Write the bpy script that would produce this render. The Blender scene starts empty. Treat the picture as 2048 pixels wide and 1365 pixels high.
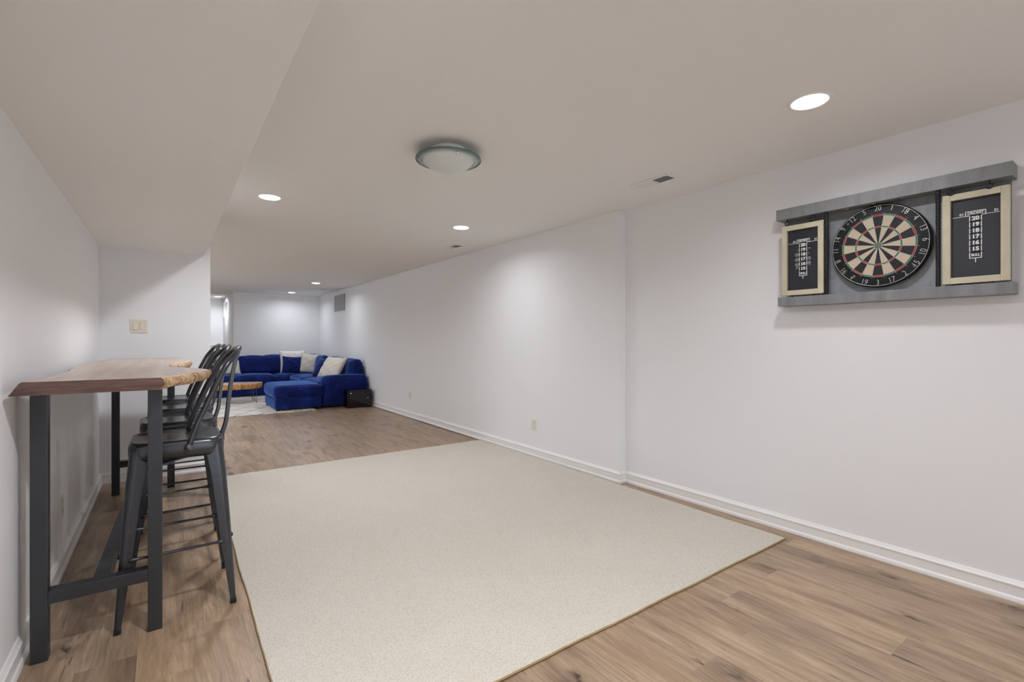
import bpy, bmesh, math, random
from mathutils import Vector, Matrix
random.seed(7)
PI = math.pi
S = bpy.context.scene
COL = S.collection

# ------------------------------------------------------------------ camera
FPX = 960.0                                   # focal length in pixels of a 2048 wide frame
cam = bpy.data.cameras.new('camera'); cam.sensor_fit = 'HORIZONTAL'; cam.sensor_width = 36.0
cam.lens = FPX / 2048.0 * 36.0
cam.shift_y = -0.0003; cam.clip_start = 0.02; cam.clip_end = 100
camo = bpy.data.objects.new('camera', cam); COL.objects.link(camo)
camo.location = (0, 0, 1.21)
camo.rotation_euler = (PI / 2, 0, -math.atan(693.0 / 960.0))
S.camera = camo

# ------------------------------------------------------------------ world and exposure
W = bpy.data.worlds.new('sky'); S.world = W; W.use_nodes = True
bg = W.node_tree.nodes['Background']
bg.inputs[0].default_value = (0.88, 0.94, 1.0, 1); bg.inputs[1].default_value = 2.8
vs = S.view_settings
vs.view_transform = 'Standard'; vs.look = 'None'; vs.gamma = 1.0; vs.use_curve_mapping = False
vs.exposure = -0.14
LAMP_W = 9.2
try:
    S.cycles.max_bounces = 8; S.cycles.diffuse_bounces = 6; S.cycles.use_adaptive_sampling = True; S.cycles.adaptive_threshold = 0.05; S.cycles.adaptive_min_samples = 16; S.cycles.use_light_tree = False; S.cycles.glossy_bounces = 4
    S.cycles.transmission_bounces = 6; S.cycles.transparent_max_bounces = 8
    S.cycles.use_denoising = True; S.cycles.caustics_reflective = False; S.cycles.caustics_refractive = False
    S.cycles.sample_clamp_indirect = 8.0
except Exception:
    pass

# ------------------------------------------------------------------ materials
def srgb(r, g, b):
    f = lambda c: (c / 255 / 12.92) if c / 255 <= 0.04045 else ((c / 255 + 0.055) / 1.055) ** 2.4
    return (f(r), f(g), f(b), 1.0)

class NT:
    def __init__(s, name):
        s.m = bpy.data.materials.new(name); s.m.use_nodes = True
        s.t = s.m.node_tree; s.b = s.t.nodes['Principled BSDF']
    def n(s, typ, **kw):
        nd = s.t.nodes.new(typ)
        for k, v in kw.items():
            if k.startswith('i_'): nd.inputs[k[2:].replace('_', ' ')].default_value = v
            else: setattr(nd, k, v)
        return nd
    def l(s, a, b): s.t.links.new(a, b)
    def ramp(s, fac, stops):
        r = s.n('ShaderNodeValToRGB'); e = r.color_ramp.elements
        e[0].position, e[0].color = stops[0]; e[1].position, e[1].color = stops[-1]
        for p, c in stops[1:-1]:
            x = e.new(p); x.color = c
        s.l(fac, r.inputs[0]); return r.outputs[0]
    def mix(s, fac, a, b, mode='MIX'):
        m = s.n('ShaderNodeMix', data_type='RGBA', blend_type=mode)
        for i, v in ((0, fac), (6, a), (7, b)):
            if hasattr(v, 'links'): s.l(v, m.inputs[i])
            else: m.inputs[i].default_value = v
        return m.outputs[2]
    def coord(s, scale=(1, 1, 1), which='Object', rand=0.0):
        tc = s.n('ShaderNodeTexCoord'); v = tc.outputs[which]
        if rand:
            oi = s.n('ShaderNodeObjectInfo'); mu = s.n('ShaderNodeMath', operation='MULTIPLY'); mu.inputs[1].default_value = rand
            s.l(oi.outputs['Random'], mu.inputs[0])
            va = s.n('ShaderNodeVectorMath', operation='ADD'); s.l(v, va.inputs[0]); s.l(mu.outputs[0], va.inputs[1]); v = va.outputs[0]
        mp = s.n('ShaderNodeMapping'); mp.inputs['Scale'].default_value = scale; s.l(v, mp.inputs[0])
        return mp.outputs[0]
    def noise(s, vec, scale, detail=4, rough=0.55, dist=0.0):
        nz = s.n('ShaderNodeTexNoise'); nz.inputs['Scale'].default_value = scale; nz.inputs['Detail'].default_value = detail
        nz.inputs['Roughness'].default_value = rough; nz.inputs['Distortion'].default_value = dist
        s.l(vec, nz.inputs['Vector']); return nz.outputs[0]
    def bump(s, h, strength, dist):
        b = s.n('ShaderNodeBump'); b.inputs['Strength'].default_value = strength; b.inputs['Distance'].default_value = dist
        s.l(h, b.inputs['Height']); s.l(b.outputs[0], s.b.inputs['Normal'])
    def base(s, c):
        if hasattr(c, 'links'): s.l(c, s.b.inputs['Base Color'])
        else: s.b.inputs['Base Color'].default_value = c
    def set(s, rough=0.5, metal=0.0, spec=0.5, sheen=0.0):
        s.b.inputs['Roughness'].default_value = rough; s.b.inputs['Metallic'].default_value = metal
        s.b.inputs['Specular IOR Level'].default_value = spec; s.b.inputs['Sheen Weight'].default_value = sheen
        return s

M = {}
def paint(name, col, rough=0.55, var=0.03, bumpn=0.0, metal=0.0, spec=0.5, scale=3.0):
    t = NT(name); v = t.coord(); nz = t.noise(v, scale, 2)
    dark = tuple(c * (1 - var) for c in col[:3]) + (1,)
    t.base(t.mix(nz, dark, col)); t.set(rough, metal, spec)
    if bumpn:
        t.bump(t.noise(v, 160, 2), bumpn, 0.001)
    M[name] = t.m; return t.m

paint('wall_paint', (0.835, 0.838, 0.852, 1), 0.7, 0.012, spec=0.25)
paint('ceiling_paint', (0.85, 0.835, 0.82, 1), 0.8, 0.012, spec=0.2)
paint('trim_paint', (0.86, 0.85, 0.84, 1), 0.4, 0.01)
paint('beige_plastic', srgb(230, 220, 205), 0.35, 0.01)
paint('beige_dark', srgb(172, 160, 142), 0.5)  # slightly darker beige for the switch bezels
paint('outlet_plastic', srgb(224, 220, 206), 0.35, 0.01)
paint('slot_dark', srgb(40, 38, 36), 0.6)
paint('white_metal', (0.80, 0.79, 0.77, 1), 0.4, 0.01)
paint('grille_grey', srgb(176, 174, 174), 0.5)
paint('vent_dark', srgb(30, 30, 28), 0.7)
paint('black_iron', srgb(30, 30, 33), 0.42, 0.2, 0.05, metal=0.35)
paint('table_steel', srgb(72, 74, 78), 0.38, 0.3, 0.05, metal=0.6, scale=9)
paint('gunmetal', srgb(76, 78, 83), 0.25, 0.12, 0.0, metal=0.7)
paint('rubber', srgb(22, 22, 23), 0.7)
paint('bolt_metal', srgb(120, 120, 124), 0.3, 0.1, metal=0.9)
paint('chrome', (0.75, 0.75, 0.75, 1), 0.15, 0.02, metal=1.0)
paint('chalkboard_black', srgb(36, 38, 46), 0.45, 0.18, scale=8)
paint('print_white', srgb(228, 228, 226), 0.6)
paint('board_black', srgb(22, 22, 28), 0.65, 0.35, 0.2, scale=30)
paint('board_cream', srgb(198, 182, 160), 0.75, 0.10, 0.2, scale=40)
paint('board_red', srgb(178, 34, 38), 0.7, 0.08)
paint('board_green', srgb(34, 118, 84), 0.7, 0.08)
paint('wire_steel', srgb(205, 205, 200), 0.35, 0.05, metal=0.5)
paint('black_gloss', srgb(10, 10, 10), 0.12)
paint('cream_fabric', srgb(214, 207, 196), 0.85, 0.06, 0.2, scale=14)
paint('white_fabric', srgb(226, 222, 216), 0.85, 0.05, 0.2, scale=14)
paint('binding_tan', srgb(168, 146, 104), 0.8, 0.15, 0.3, scale=40)
paint('fringe_white', srgb(222, 214, 204), 0.85, 0.1)

def m_floor():
    t = NT('oak_planks')
    v = t.coord((1, 1, 1), 'Object', 41.0)
    def sc(x, y):
        mp = t.n('ShaderNodeMapping'); mp.inputs['Scale'].default_value = (x, y, 1); t.l(v, mp.inputs[0]); return mp.outputs[0]
    g = t.noise(sc(9, 0.9), 2.0, 8, 0.62, 0.9)
    c = t.ramp(g, [(0.28, srgb(146, 122, 100)), (0.42, srgb(172, 147, 121)), (0.55, srgb(187, 163, 136)), (0.74, srgb(206, 183, 154))])
    fine = t.noise(sc(90, 4.0), 3.0, 5, 0.7)
    c = t.mix(0.45, c, t.ramp(fine, [(0.32, (0.50, 0.47, 0.45, 1)), (0.62, (1, 1, 1, 1))]), 'MULTIPLY')
    # cathedral figure: warped rings stretched along the plank, in patches
    w = t.n('ShaderNodeTexWave', wave_type='BANDS', bands_direction='X'); w.inputs['Scale'].default_value = 7.0
    w.inputs['Distortion'].default_value = 14.0; w.inputs['Detail'].default_value = 3; w.inputs['Detail Scale'].default_value = 0.5; w.inputs['Detail Roughness'].default_value = 0.6
    t.l(sc(2.2, 0.5), w.inputs[0])
    patch = t.ramp(t.noise(sc(3, 1.2), 1.5, 2), [(0.42, (0, 0, 0, 1)), (0.66, (0.38, 0.38, 0.38, 1))])
    c = t.mix(patch, c, t.mix(1.0, c, t.ramp(w.outputs[1], [(0.05, (0.55, 0.50, 0.46, 1)), (0.35, (1, 1, 1, 1))]), 'MULTIPLY'))
    # broad smoky clouds along the grain
    cl = t.noise(sc(5.5, 0.9), 1.6, 5, 0.6, 0.6)
    c = t.mix(1.0, c, t.ramp(cl, [(0.30, (0.63, 0.60, 0.59, 1)), (0.46, (0.88, 0.87, 0.86, 1)), (0.60, (1, 1, 1, 1))]), 'MULTIPLY')
    # dark splits and mineral streaks
    k = t.noise(sc(20, 1.15), 1.7, 6, 0.62, 1.4)
    c = t.mix(t.ramp(k, [(0.315, (1, 1, 1, 1)), (0.365, (0, 0, 0, 1))]), c, srgb(84, 70, 62))
    # knots with dark rings
    wob = t.noise(sc(9, 4), 3.0, 3); va = t.n('ShaderNodeVectorMath', operation='MULTIPLY_ADD')
    t.l(wob, va.inputs[0]); va.inputs[1].default_value = (0.5, 0.5, 0); t.l(sc(4.2, 1.9), va.inputs[2])
    vo = t.n('ShaderNodeTexVoronoi', feature='F1'); vo.inputs['Scale'].default_value = 1.0; t.l(va.outputs[0], vo.inputs['Vector'])
    c = t.mix(t.ramp(vo.outputs['Distance'], [(0.04, (1, 1, 1, 1)), (0.10, (0.45, 0.45, 0.45, 1)), (0.22, (0, 0, 0, 1))]), c, srgb(78, 58, 46))
    oi = t.n('ShaderNodeObjectInfo')
    tint = t.ramp(oi.outputs['Random'], [(0.0, (0.82, 0.80, 0.79, 1)), (0.35, (0.97, 0.95, 0.93, 1)), (0.65, (0.90, 0.86, 0.82, 1)), (1.0, (1.05, 1.02, 0.97, 1))])
    c = t.mix(1.0, c, tint, 'MULTIPLY')
    t.base(t.mix(1.0, c, (0.96, 0.96, 0.97, 1), 'MULTIPLY')); t.set(0.36, 0, 0.6)
    t.bump(fine, 0.03, 0.001); M['oak'] = t.m
m_floor()

def m_carpet(name, a, b, sc1, strength):
    t = NT(name); v = t.coord()
    vo = t.n('ShaderNodeTexVoronoi', feature='F1'); vo.inputs['Scale'].default_value = sc1; t.l(v, vo.inputs['Vector'])
    nz = t.noise(v, sc1 * 0.6, 3, 0.7); big = t.noise(v, 2.0, 3)
    c = t.mix(nz, a, b)
    c = t.mix(t.ramp(vo.outputs['Distance'], [(0.3, (0, 0, 0, 1)), (0.9, (0.5, 0.5, 0.5, 1))]), c, tuple(x * 0.68 for x in a[:3]) + (1,))
    c = t.mix(0.25, c, t.ramp(big, [(0.3, (0.86, 0.85, 0.83, 1)), (0.7, (1, 1, 1, 1))]), 'MULTIPLY')
    t.base(c); t.set(0.95, 0, 0.1, 0.15)
    inv = t.n('ShaderNodeMath', operation='SUBTRACT'); inv.inputs[0].default_value = 1.0; t.l(vo.outputs['Distance'], inv.inputs[1])
    t.bump(inv.outputs[0], strength, 0.006); M[name] = t.m
m_carpet('loop_carpet', srgb(207, 199, 185), srgb(228, 221, 208), 170, 0.6)

def m_shag():
    t = NT('lattice_rug'); v = t.coord()
    sx = t.n('ShaderNodeSeparateXYZ'); wob = t.noise(v, 5, 2)
    t.l(v, sx.inputs[0])
    def line(sign):
        a = t.n('ShaderNodeMath', operation='MULTIPLY'); a.inputs[1].default_value = sign * 2.6; t.l(sx.outputs[0], a.inputs[0])
        b = t.n('ShaderNodeMath', operation='MULTIPLY_ADD'); b.inputs[1].default_value = 1.7; t.l(sx.outputs[1], b.inputs[0]); t.l(a.outputs[0], b.inputs[2])
        c = t.n('ShaderNodeMath', operation='MULTIPLY_ADD'); c.inputs[1].default_value = 0.35; t.l(wob, c.inputs[0]); t.l(b.outputs[0], c.inputs[2])
        f = t.n('ShaderNodeMath', operation='FRACT'); t.l(c.outputs[0], f.inputs[0])
        g = t.n('ShaderNodeMath', operation='LESS_THAN'); g.inputs[1].default_value = 0.055; t.l(f.outputs[0], g.inputs[0]); return g.outputs[0]
    mx = t.n('ShaderNodeMath', operation='MAXIMUM'); t.l(line(1), mx.inputs[0]); t.l(line(-1), mx.inputs[1])
    fz = t.noise(v, 60, 3)
    c = t.mix(fz, srgb(206, 198, 190), srgb(234, 229, 222))
    c = t.mix(mx.outputs[0], c, srgb(142, 134, 130)); t.base(c); t.set(0.95, 0, 0.1, 0.2); t.bump(fz, 0.8, 0.01); M['lattice_rug'] = t.m
m_shag()

def m_wood(name, stops, rough, vec_scale, scale, dist=1.0, cracks=None, rand=0.0, bump=0.1):
    t = NT(name); v = t.coord(vec_scale, 'Object', rand)
    g = t.noise(v, scale, 6, 0.6, dist); c = t.ramp(g, stops)
    if cracks:
        k = t.noise(v, scale * 2.3, 5, 0.65, 0.6)
        c = t.mix(t.ramp(k, [(0.36, (1, 1, 1, 1)), (0.46, (0, 0, 0, 1))]), c, cracks)
    t.base(c); t.set(rough, 0, 0.5)
    if bump: t.bump(g, bump, 0.002)
    M[name] = t.m
m_wood('walnut', [(0.25, srgb(166, 146, 130)), (0.5, srgb(184, 164, 147)), (0.75, srgb(198, 179, 162))], 0.26, (9, 0.5, 1), 1.6, 0.1, bump=0)
m_wood('walnut_end', [(0.3, srgb(70, 48, 44)), (0.5, srgb(96, 70, 63)), (0.72, srgb(126, 92, 74))], 0.42, (2, 2, 16), 2.0, 2.0)
m_wood('live_edge', [(0.3, srgb(128, 92, 58)), (0.5, srgb(196, 160, 120)), (0.7, srgb(226, 200, 166))], 0.5, (14, 14, 9), 1.6, 1.5, srgb(92, 58, 34), bump=0.6)
m_wood('slab_top', [(0.3, srgb(176, 140, 108)), (0.7, srgb(206, 174, 142))], 0.4, (4, 4, 1), 2.0)
m_wood('slab_bark', [(0.3, srgb(128, 72, 30)), (0.5, srgb(206, 150, 84)), (0.7, srgb(228, 188, 128))], 0.55, (9, 9, 1.5), 1.6, 1.0, srgb(88, 40, 16), bump=0.5)
m_wood('pale_wood', [(0.3, srgb(186, 178, 152)), (0.7, srgb(208, 200, 176))], 0.55, (3, 3, 18), 2.0, 0.6, rand=9)
m_wood('grey_wood', [(0.3, srgb(112, 113, 116)), (0.7, srgb(140, 141, 143))], 0.5, (6, 1, 6), 2.4, 0.5, rand=9)
m_wood('galvanised', [(0.3, srgb(126, 129, 132)), (0.7, srgb(154, 157, 160))], 0.45, (3, 3, 3), 4.0, 0.5)

def m_velvet():
    t = NT('blue_velvet'); v = t.coord()
    nz = t.noise(v, 5, 4, 0.6, 0.8); lw = t.n('ShaderNodeLayerWeight'); lw.inputs[0].default_value = 0.35
    c = t.ramp(nz, [(0.3, srgb(7, 16, 70)), (0.55, srgb(12, 31, 102)), (0.75, srgb(22, 54, 134))])
    t.base(c); t.set(0.75, 0, 0.2, 1.0); t.b.inputs['Sheen Tint'].default_value = srgb(110, 160, 240); t.b.inputs['Sheen Roughness'].default_value = 0.35
    t.bump(nz, 0.25, 0.02); M['velvet'] = t.m
m_velvet()

def m_glass(name, col, rough, alpha_t):
    t = NT(name); t.base(col); t.set(rough, 0, 0.5); t.b.inputs['Transmission Weight'].default_value = alpha_t; t.b.inputs['IOR'].default_value = 1.45
    M[name] = t.m
m_glass('clear_green_glass', (0.80, 0.95, 0.90, 1), 0.03, 0.75)
m_glass('frosted_glass', (0.74, 0.78, 0.76, 1), 0.45, 0.05)
m_glass('glass_edge', (0.10, 0.22, 0.20, 1), 0.1, 0.2)
def m_pane():
    t = NT('window_glass'); o = t.t.nodes['Material Output']
    tr = t.n('ShaderNodeBsdfTransparent'); gl = t.n('ShaderNodeBsdfGlossy'); gl.inputs['Roughness'].default_value = 0.02
    mx = t.n('ShaderNodeMixShader'); mx.inputs[0].default_value = 0.06
    t.l(tr.outputs[0], mx.inputs[1]); t.l(gl.outputs[0], mx.inputs[2]); t.l(mx.outputs[0], o.inputs[0]); M['window_glass'] = t.m
m_pane()
def m_emit(name, col, s):
    t = NT(name); t.base((1, 1, 1, 1)); t.b.inputs['Emission Color'].default_value = col; t.b.inputs['Emission Strength'].default_value = s; M[name] = t.m
m_emit('led_lens', (1.0, 0.97, 0.93, 1), 6.0)
m_emit('led_dot', (1.0, 0.95, 0.9, 1), 2.0)

# ------------------------------------------------------------------ helpers
def link(name, mesh, mat=None, parent=None, smooth=False, loc=None, rot=None):
    o = bpy.data.objects.new(name, mesh); COL.objects.link(o)
    if mat is not None:
        mats = mat if isinstance(mat, (list, tuple)) else [mat]
        for m in mats: mesh.materials.append(M[m])
    if smooth:
        for p in mesh.polygons: p.use_smooth = True
    if parent is not None: o.parent = parent
    if loc is not None: o.location = loc
    if rot is not None: o.rotation_euler = rot
    return o
def pyd(name, verts, faces):
    me = bpy.data.meshes.new(name); me.from_pydata([tuple(v) for v in verts], [], faces); me.update(); return me
def empty(name, loc=(0, 0, 0), rz=0.0, rot=None):
    o = bpy.data.objects.new(name, None); COL.objects.link(o); o.location = loc; o.rotation_euler = rot or (0, 0, rz)
    o.empty_display_size = 0.05; return o
def tag(o, label, cat, group=None):
    o['label'] = label; o['category'] = cat
    if group: o['group'] = group
    return o
def struct(o): o['kind'] = 'structure'; return o

def bm_box(bm, lo, hi, ch=0.0):
    r = bmesh.ops.create_cube(bm, size=1.0)
    sz = [hi[i] - lo[i] for i in range(3)]; c = [(hi[i] + lo[i]) / 2 for i in range(3)]
    for v in r['verts']: v.co = Vector((v.co.x * sz[0] + c[0], v.co.y * sz[1] + c[1], v.co.z * sz[2] + c[2]))
    if ch:
        es = list({e for v in r['verts'] for e in v.link_edges})
        bmesh.ops.bevel(bm, geom=es, offset=ch, segments=2, profile=0.7, affect='EDGES')
def boxes(name, lst, mat, parent=None, ch=0.0, loc=None, smooth=False):
    bm = bmesh.new()
    for lo, hi in lst: bm_box(bm, lo, hi, ch)
    me = bpy.data.meshes.new(name); bm.to_mesh(me); bm.free()
    return link(name, me, mat, parent, smooth, loc)
def box(name, lo, hi, mat, parent=None, ch=0.0):
    """origin at the bottom centre of the box"""
    c = Vector(((lo[0] + hi[0]) / 2, (lo[1] + hi[1]) / 2, lo[2])); h = ((hi[0] - lo[0]) / 2, (hi[1] - lo[1]) / 2, hi[2] - lo[2])
    return boxes(name, [((-h[0], -h[1], 0), (h[0], h[1], h[2]))], mat, parent, ch, c)

def tube_geo(path, r, seg=8, caps=True, closed=False, flat=None):
    """sweep a circle (radius r or list) along path; flat=(width,thick) sweeps a rounded strip, width along Y"""
    P = [Vector(p) for p in path]; n = len(P); V = []; Fc = []
    up = None
    for i in range(n):
        if closed: d = (P[(i + 1) % n] - P[i - 1])
        else: d = P[min(i + 1, n - 1)] - P[max(i - 1, 0)]
        d.normalize()
        if up is None:
            a = Vector((0, 0, 1)) if abs(d.z) < 0.9 else Vector((1, 0, 0)); up = (a - d * a.dot(d)).normalized()
        else: up = (up - d * up.dot(d)).normalized()
        sd = d.cross(up); rr = r[i] if isinstance(r, (list, tuple)) else r
        for k in range(seg):
            an = 2 * PI * k / seg; V.append(P[i] + up * math.cos(an) * rr + sd * math.sin(an) * rr)
    m = n if closed else n - 1
    for i in range(m):
        j = (i + 1) % n
        for k in range(seg):
            k2 = (k + 1) % seg; Fc.append((i * seg + k, i * seg + k2, j * seg + k2, j * seg + k))
    if caps and not closed:
        Fc.append(tuple(range(seg))[::-1]); Fc.append(tuple((n - 1) * seg + k for k in range(seg)))
    return V, Fc
def tube(name, path, r, mat, parent=None, seg=8, closed=False, smooth=True):
    V, Fc = tube_geo(path, r, seg, True, closed); return link(name, pyd(name, V, Fc), mat, parent, smooth)
def tubes(name, lst, mat, parent=None, seg=6):
    V, Fc = [], []
    for path, r in lst:
        v, f = tube_geo(path, r, seg); b = len(V); V += v; Fc += [tuple(i + b for i in q) for q in f]
    return link(name, pyd(name, V, Fc), mat, parent, True)
def spline(pts, n=6):
    P = [Vector(p) for p in pts]; out = []
    for i in range(len(P) - 1):
        p0, p1, p2, p3 = P[max(i - 1, 0)], P[i], P[i + 1], P[min(i + 2, len(P) - 1)]
        for k in range(n):
            t = k / n
            out.append(0.5 * ((2 * p1) + (p2 - p0) * t + (2 * p0 - 5 * p1 + 4 * p2 - p3) * t * t + (3 * p1 - p0 - 3 * p2 + p3) * t ** 3))
    out.append(P[-1]); return out
def strip(name, path, width, thick, mat, parent=None):
    """flat bar whose width lies along local Y, path in XZ"""
    P = [Vector(p) for p in path]; n = len(P); V = []; Fc = []
    for i in range(n):
        d = (P[min(i + 1, n - 1)] - P[max(i - 1, 0)]).normalized(); nr = Vector((-d.z, 0, d.x))
        w = width[i] if isinstance(width, (list, tuple)) else width
        prof = [(-.5, -.5), (-.30, -.5), (-.22, -.2), (.22, -.2), (.30, -.5), (.5, -.5), (.5, .5), (.30, .5), (.22, .15), (-.22, .15), (-.30, .5), (-.5, .5)]
        for a, b in prof: V.append(P[i] + Vector((0, a * w, 0)) + nr * (b * thick))
    m = 12
    for i in range(n - 1):
        for k in range(m): Fc.append((i * m + k, i * m + (k + 1) % m, (i + 1) * m + (k + 1) % m, (i + 1) * m + k))
    Fc.append(tuple(range(m))[::-1]); Fc.append(tuple((n - 1) * m + k for k in range(m)))
    return link(name, pyd(name, V, Fc), mat, parent, False)
def lathe(name, prof, mat, parent=None, seg=48, loc=None, rot=None, smooth=True):
    V, Fc = [], []; n = len(prof)
    for k in range(seg):
        a = 2 * PI * k / seg
        for r, z in prof: V.append((r * math.cos(a), r * math.sin(a), z))
    for k in range(seg):
        j = (k + 1) % seg
        for i in range(n - 1): Fc.append((k * n + i, j * n + i, j * n + i + 1, k * n + i + 1))
    bm = bmesh.new(); me = pyd(name, V, Fc); bm.from_mesh(me); bmesh.ops.remove_doubles(bm, verts=bm.verts, dist=1e-5)
    bmesh.ops.recalc_face_normals(bm, faces=bm.faces); bm.to_mesh(me); bm.free()
    return link(name, me, mat, parent, smooth, loc, rot)
def soft_box(name, size, r, mat, parent=None, puff=(0, 0, 0), n=12, loc=None, rot=None, wrinkle=0.0, seed=0):
    """rounded, puffed upholstery block, origin at its bottom centre"""
    hx, hy, hz = size[0] / 2, size[1] / 2, size[2] / 2
    bm = bmesh.new(); bmesh.ops.create_cube(bm, size=2.0)
    bmesh.ops.subdivide_edges(bm, edges=bm.edges[:], cuts=n - 1, use_grid_fill=True)
    rnd = random.Random(seed); ph = [rnd.uniform(0, 6) for _ in range(6)]
    for v in bm.verts:
        u, w, q = v.co
        e = lambda t: math.copysign(1 - (1 - abs(t)) ** 1.6, t)     # denser near the rims
        p = Vector((e(u) * hx, e(w) * hy, e(q) * hz))
        c = Vector((max(-hx + r, min(hx - r, p.x)), max(-hy + r, min(hy - r, p.y)), max(-hz + r, min(hz - r, p.z))))
        d = p - c
        if d.length > 1e-9: p = c + d.normalized() * r * min(1, max(abs(d.x), abs(d.y), abs(d.z)) / r)
        p.x += math.copysign(puff[0] * (1 - w * w) * (1 - q * q), u) * (abs(u) > .6)
        p.y += math.copysign(puff[1] * (1 - u * u) * (1 - q * q), w) * (abs(w) > .6)
        if q > 0: p.z += puff[2] * (1 - u * u) * (1 - w * w) * q
        if wrinkle:
            s = wrinkle * (math.sin(u * 7 + w * 3 + ph[0]) + math.sin(w * 9 - u * 4 + ph[1] + q * 5) + math.sin(q * 8 + u * 5 + ph[2]))
            p += p.normalized() * s
        v.co = p + Vector((0, 0, hz))
    me = bpy.data.meshes.new(name); bm.to_mesh(me); bm.free()
    return link(name, me, mat, parent, True, loc, rot)
def pillow_mesh(name, w, h, t, seed=0, n=18, wr=0.004):
    """scatter cushion standing in XZ, thickness along Y, origin at the bottom middle"""
    rnd = random.Random(seed); ph = [rnd.uniform(0, 6) for _ in range(8)]
    V, Fc = [], []
    idx = {}
    for side in (-1, 1):
        for i in range(n + 1):
            for j in range(n + 1):
                u = -1 + 2 * i / n; v = -1 + 2 * j / n
                edge = (i in (0, n) or j in (0, n))
                if edge and side == 1: idx[(side, i, j)] = idx[(-1, i, j)]; continue
                x = u * w / 2 * (1 - 0.07 * (1 - v * v)); z = v * h / 2 * (1 - 0.07 * (1 - u * u))
                th = ((1 - u ** 2) * (1 - v ** 2)) ** 0.45 * t / 2
                k = (1 - u * u) * (1 - v * v)
                th += wr * (abs(k) ** .3) * (math.sin(u * 5 + v * 8 + ph[0]) + math.sin(v * 11 - u * 6 + ph[1]) + math.sin(u * 13 + ph[2] + v * 2)) * (0 if edge else 1)
                idx[(side, i, j)] = len(V); V.append((x, side * th, z + h / 2))
    for side in (-1, 1):
        for i in range(n):
            for j in range(n):
                q = (idx[(side, i, j)], idx[(side, i + 1, j)], idx[(side, i + 1, j + 1)], idx[(side, i, j + 1)])
                Fc.append(q if side == -1 else q[::-1])
    return pyd(name, V, Fc)
def prism(name, outline, z0, z1, mat, parent=None, loc=None):
    n = len(outline); V = [(x, y, z0) for x, y in outline] + [(x, y, z1) for x, y in outline]
    Fc = [tuple(range(n))[::-1], tuple(range(n, 2 * n))] + [(i, (i + 1) % n, n + (i + 1) % n, n + i) for i in range(n)]
    return link(name, pyd(name, V, Fc), mat, parent, False, loc)
def profile_run(name, prof, a, b, nrm, mat, ext=(0, 0)):
    """extrude a (offset, z) profile from a to b along the floor; nrm points into the room"""
    a = Vector((a[0], a[1], 0)); b = Vector((b[0], b[1], 0)); n = Vector((nrm[0], nrm[1], 0)); d = (b - a).normalized()
    V = []
    for p, m in ((a, ext[0]), (b, ext[1])):
        for o, z in prof: V.append(p + n * o + d * (o * m) + Vector((0, 0, z)))
    k = len(prof); Fc = [(i, (i + 1) % k, k + (i + 1) % k, k + i) for i in range(k)] + [tuple(range(k)), tuple(range(k, 2 * k))[::-1]]
    me = pyd(name, V, Fc); bm = bmesh.new(); bm.from_mesh(me); bmesh.ops.recalc_face_normals(bm, faces=bm.faces); bm.to_mesh(me); bm.free()
    return struct(link(name, me, mat))
def text_mesh(body, size, bold=0.0, ext=0.0003, sx=1.0):
    cu = bpy.data.curves.new('text', 'FONT'); cu.body = body; cu.size = size; cu.align_x = 'CENTER'; cu.align_y = 'CENTER'
    cu.offset = bold; cu.extrude = ext; cu.resolution_u = 3
    o = bpy.data.objects.new('text', cu); COL.objects.link(o)
    bpy.context.view_layer.update()
    me = bpy.data.meshes.new_from_object(o.evaluated_get(bpy.context.evaluated_depsgraph_get()))
    bpy.data.objects.remove(o); bpy.data.curves.remove(cu)
    if sx != 1.0:
        for v in me.vertices: v.co.x *= sx
    return me
def merge(meshes):
    """join [(mesh, matrix)] into one mesh"""
    bm = bmesh.new()
    for me, mx in meshes:
        k = len(bm.verts); bm.from_mesh(me); bm.verts.ensure_lookup_table()
        for v in bm.verts[k:]: v.co = mx @ v.co
    out = bpy.data.meshes.new('merged'); bm.to_mesh(out); bm.free(); out.materials.clear(); return out

# ------------------------------------------------------------------ the room
XL, XR, XRF = -0.45, 3.205, 3.13      # left wall, right wall near, right wall far
YJ, YE, YF, YA = 2.775, 5.29, 12.58, 15.0
CZ, SZ = 2.325, 2.0
XS, XE, XFE = 0.29, 0.34, 1.256       # soffit edge, end of stub wall, end of far wall
YB = -3.2

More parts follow.
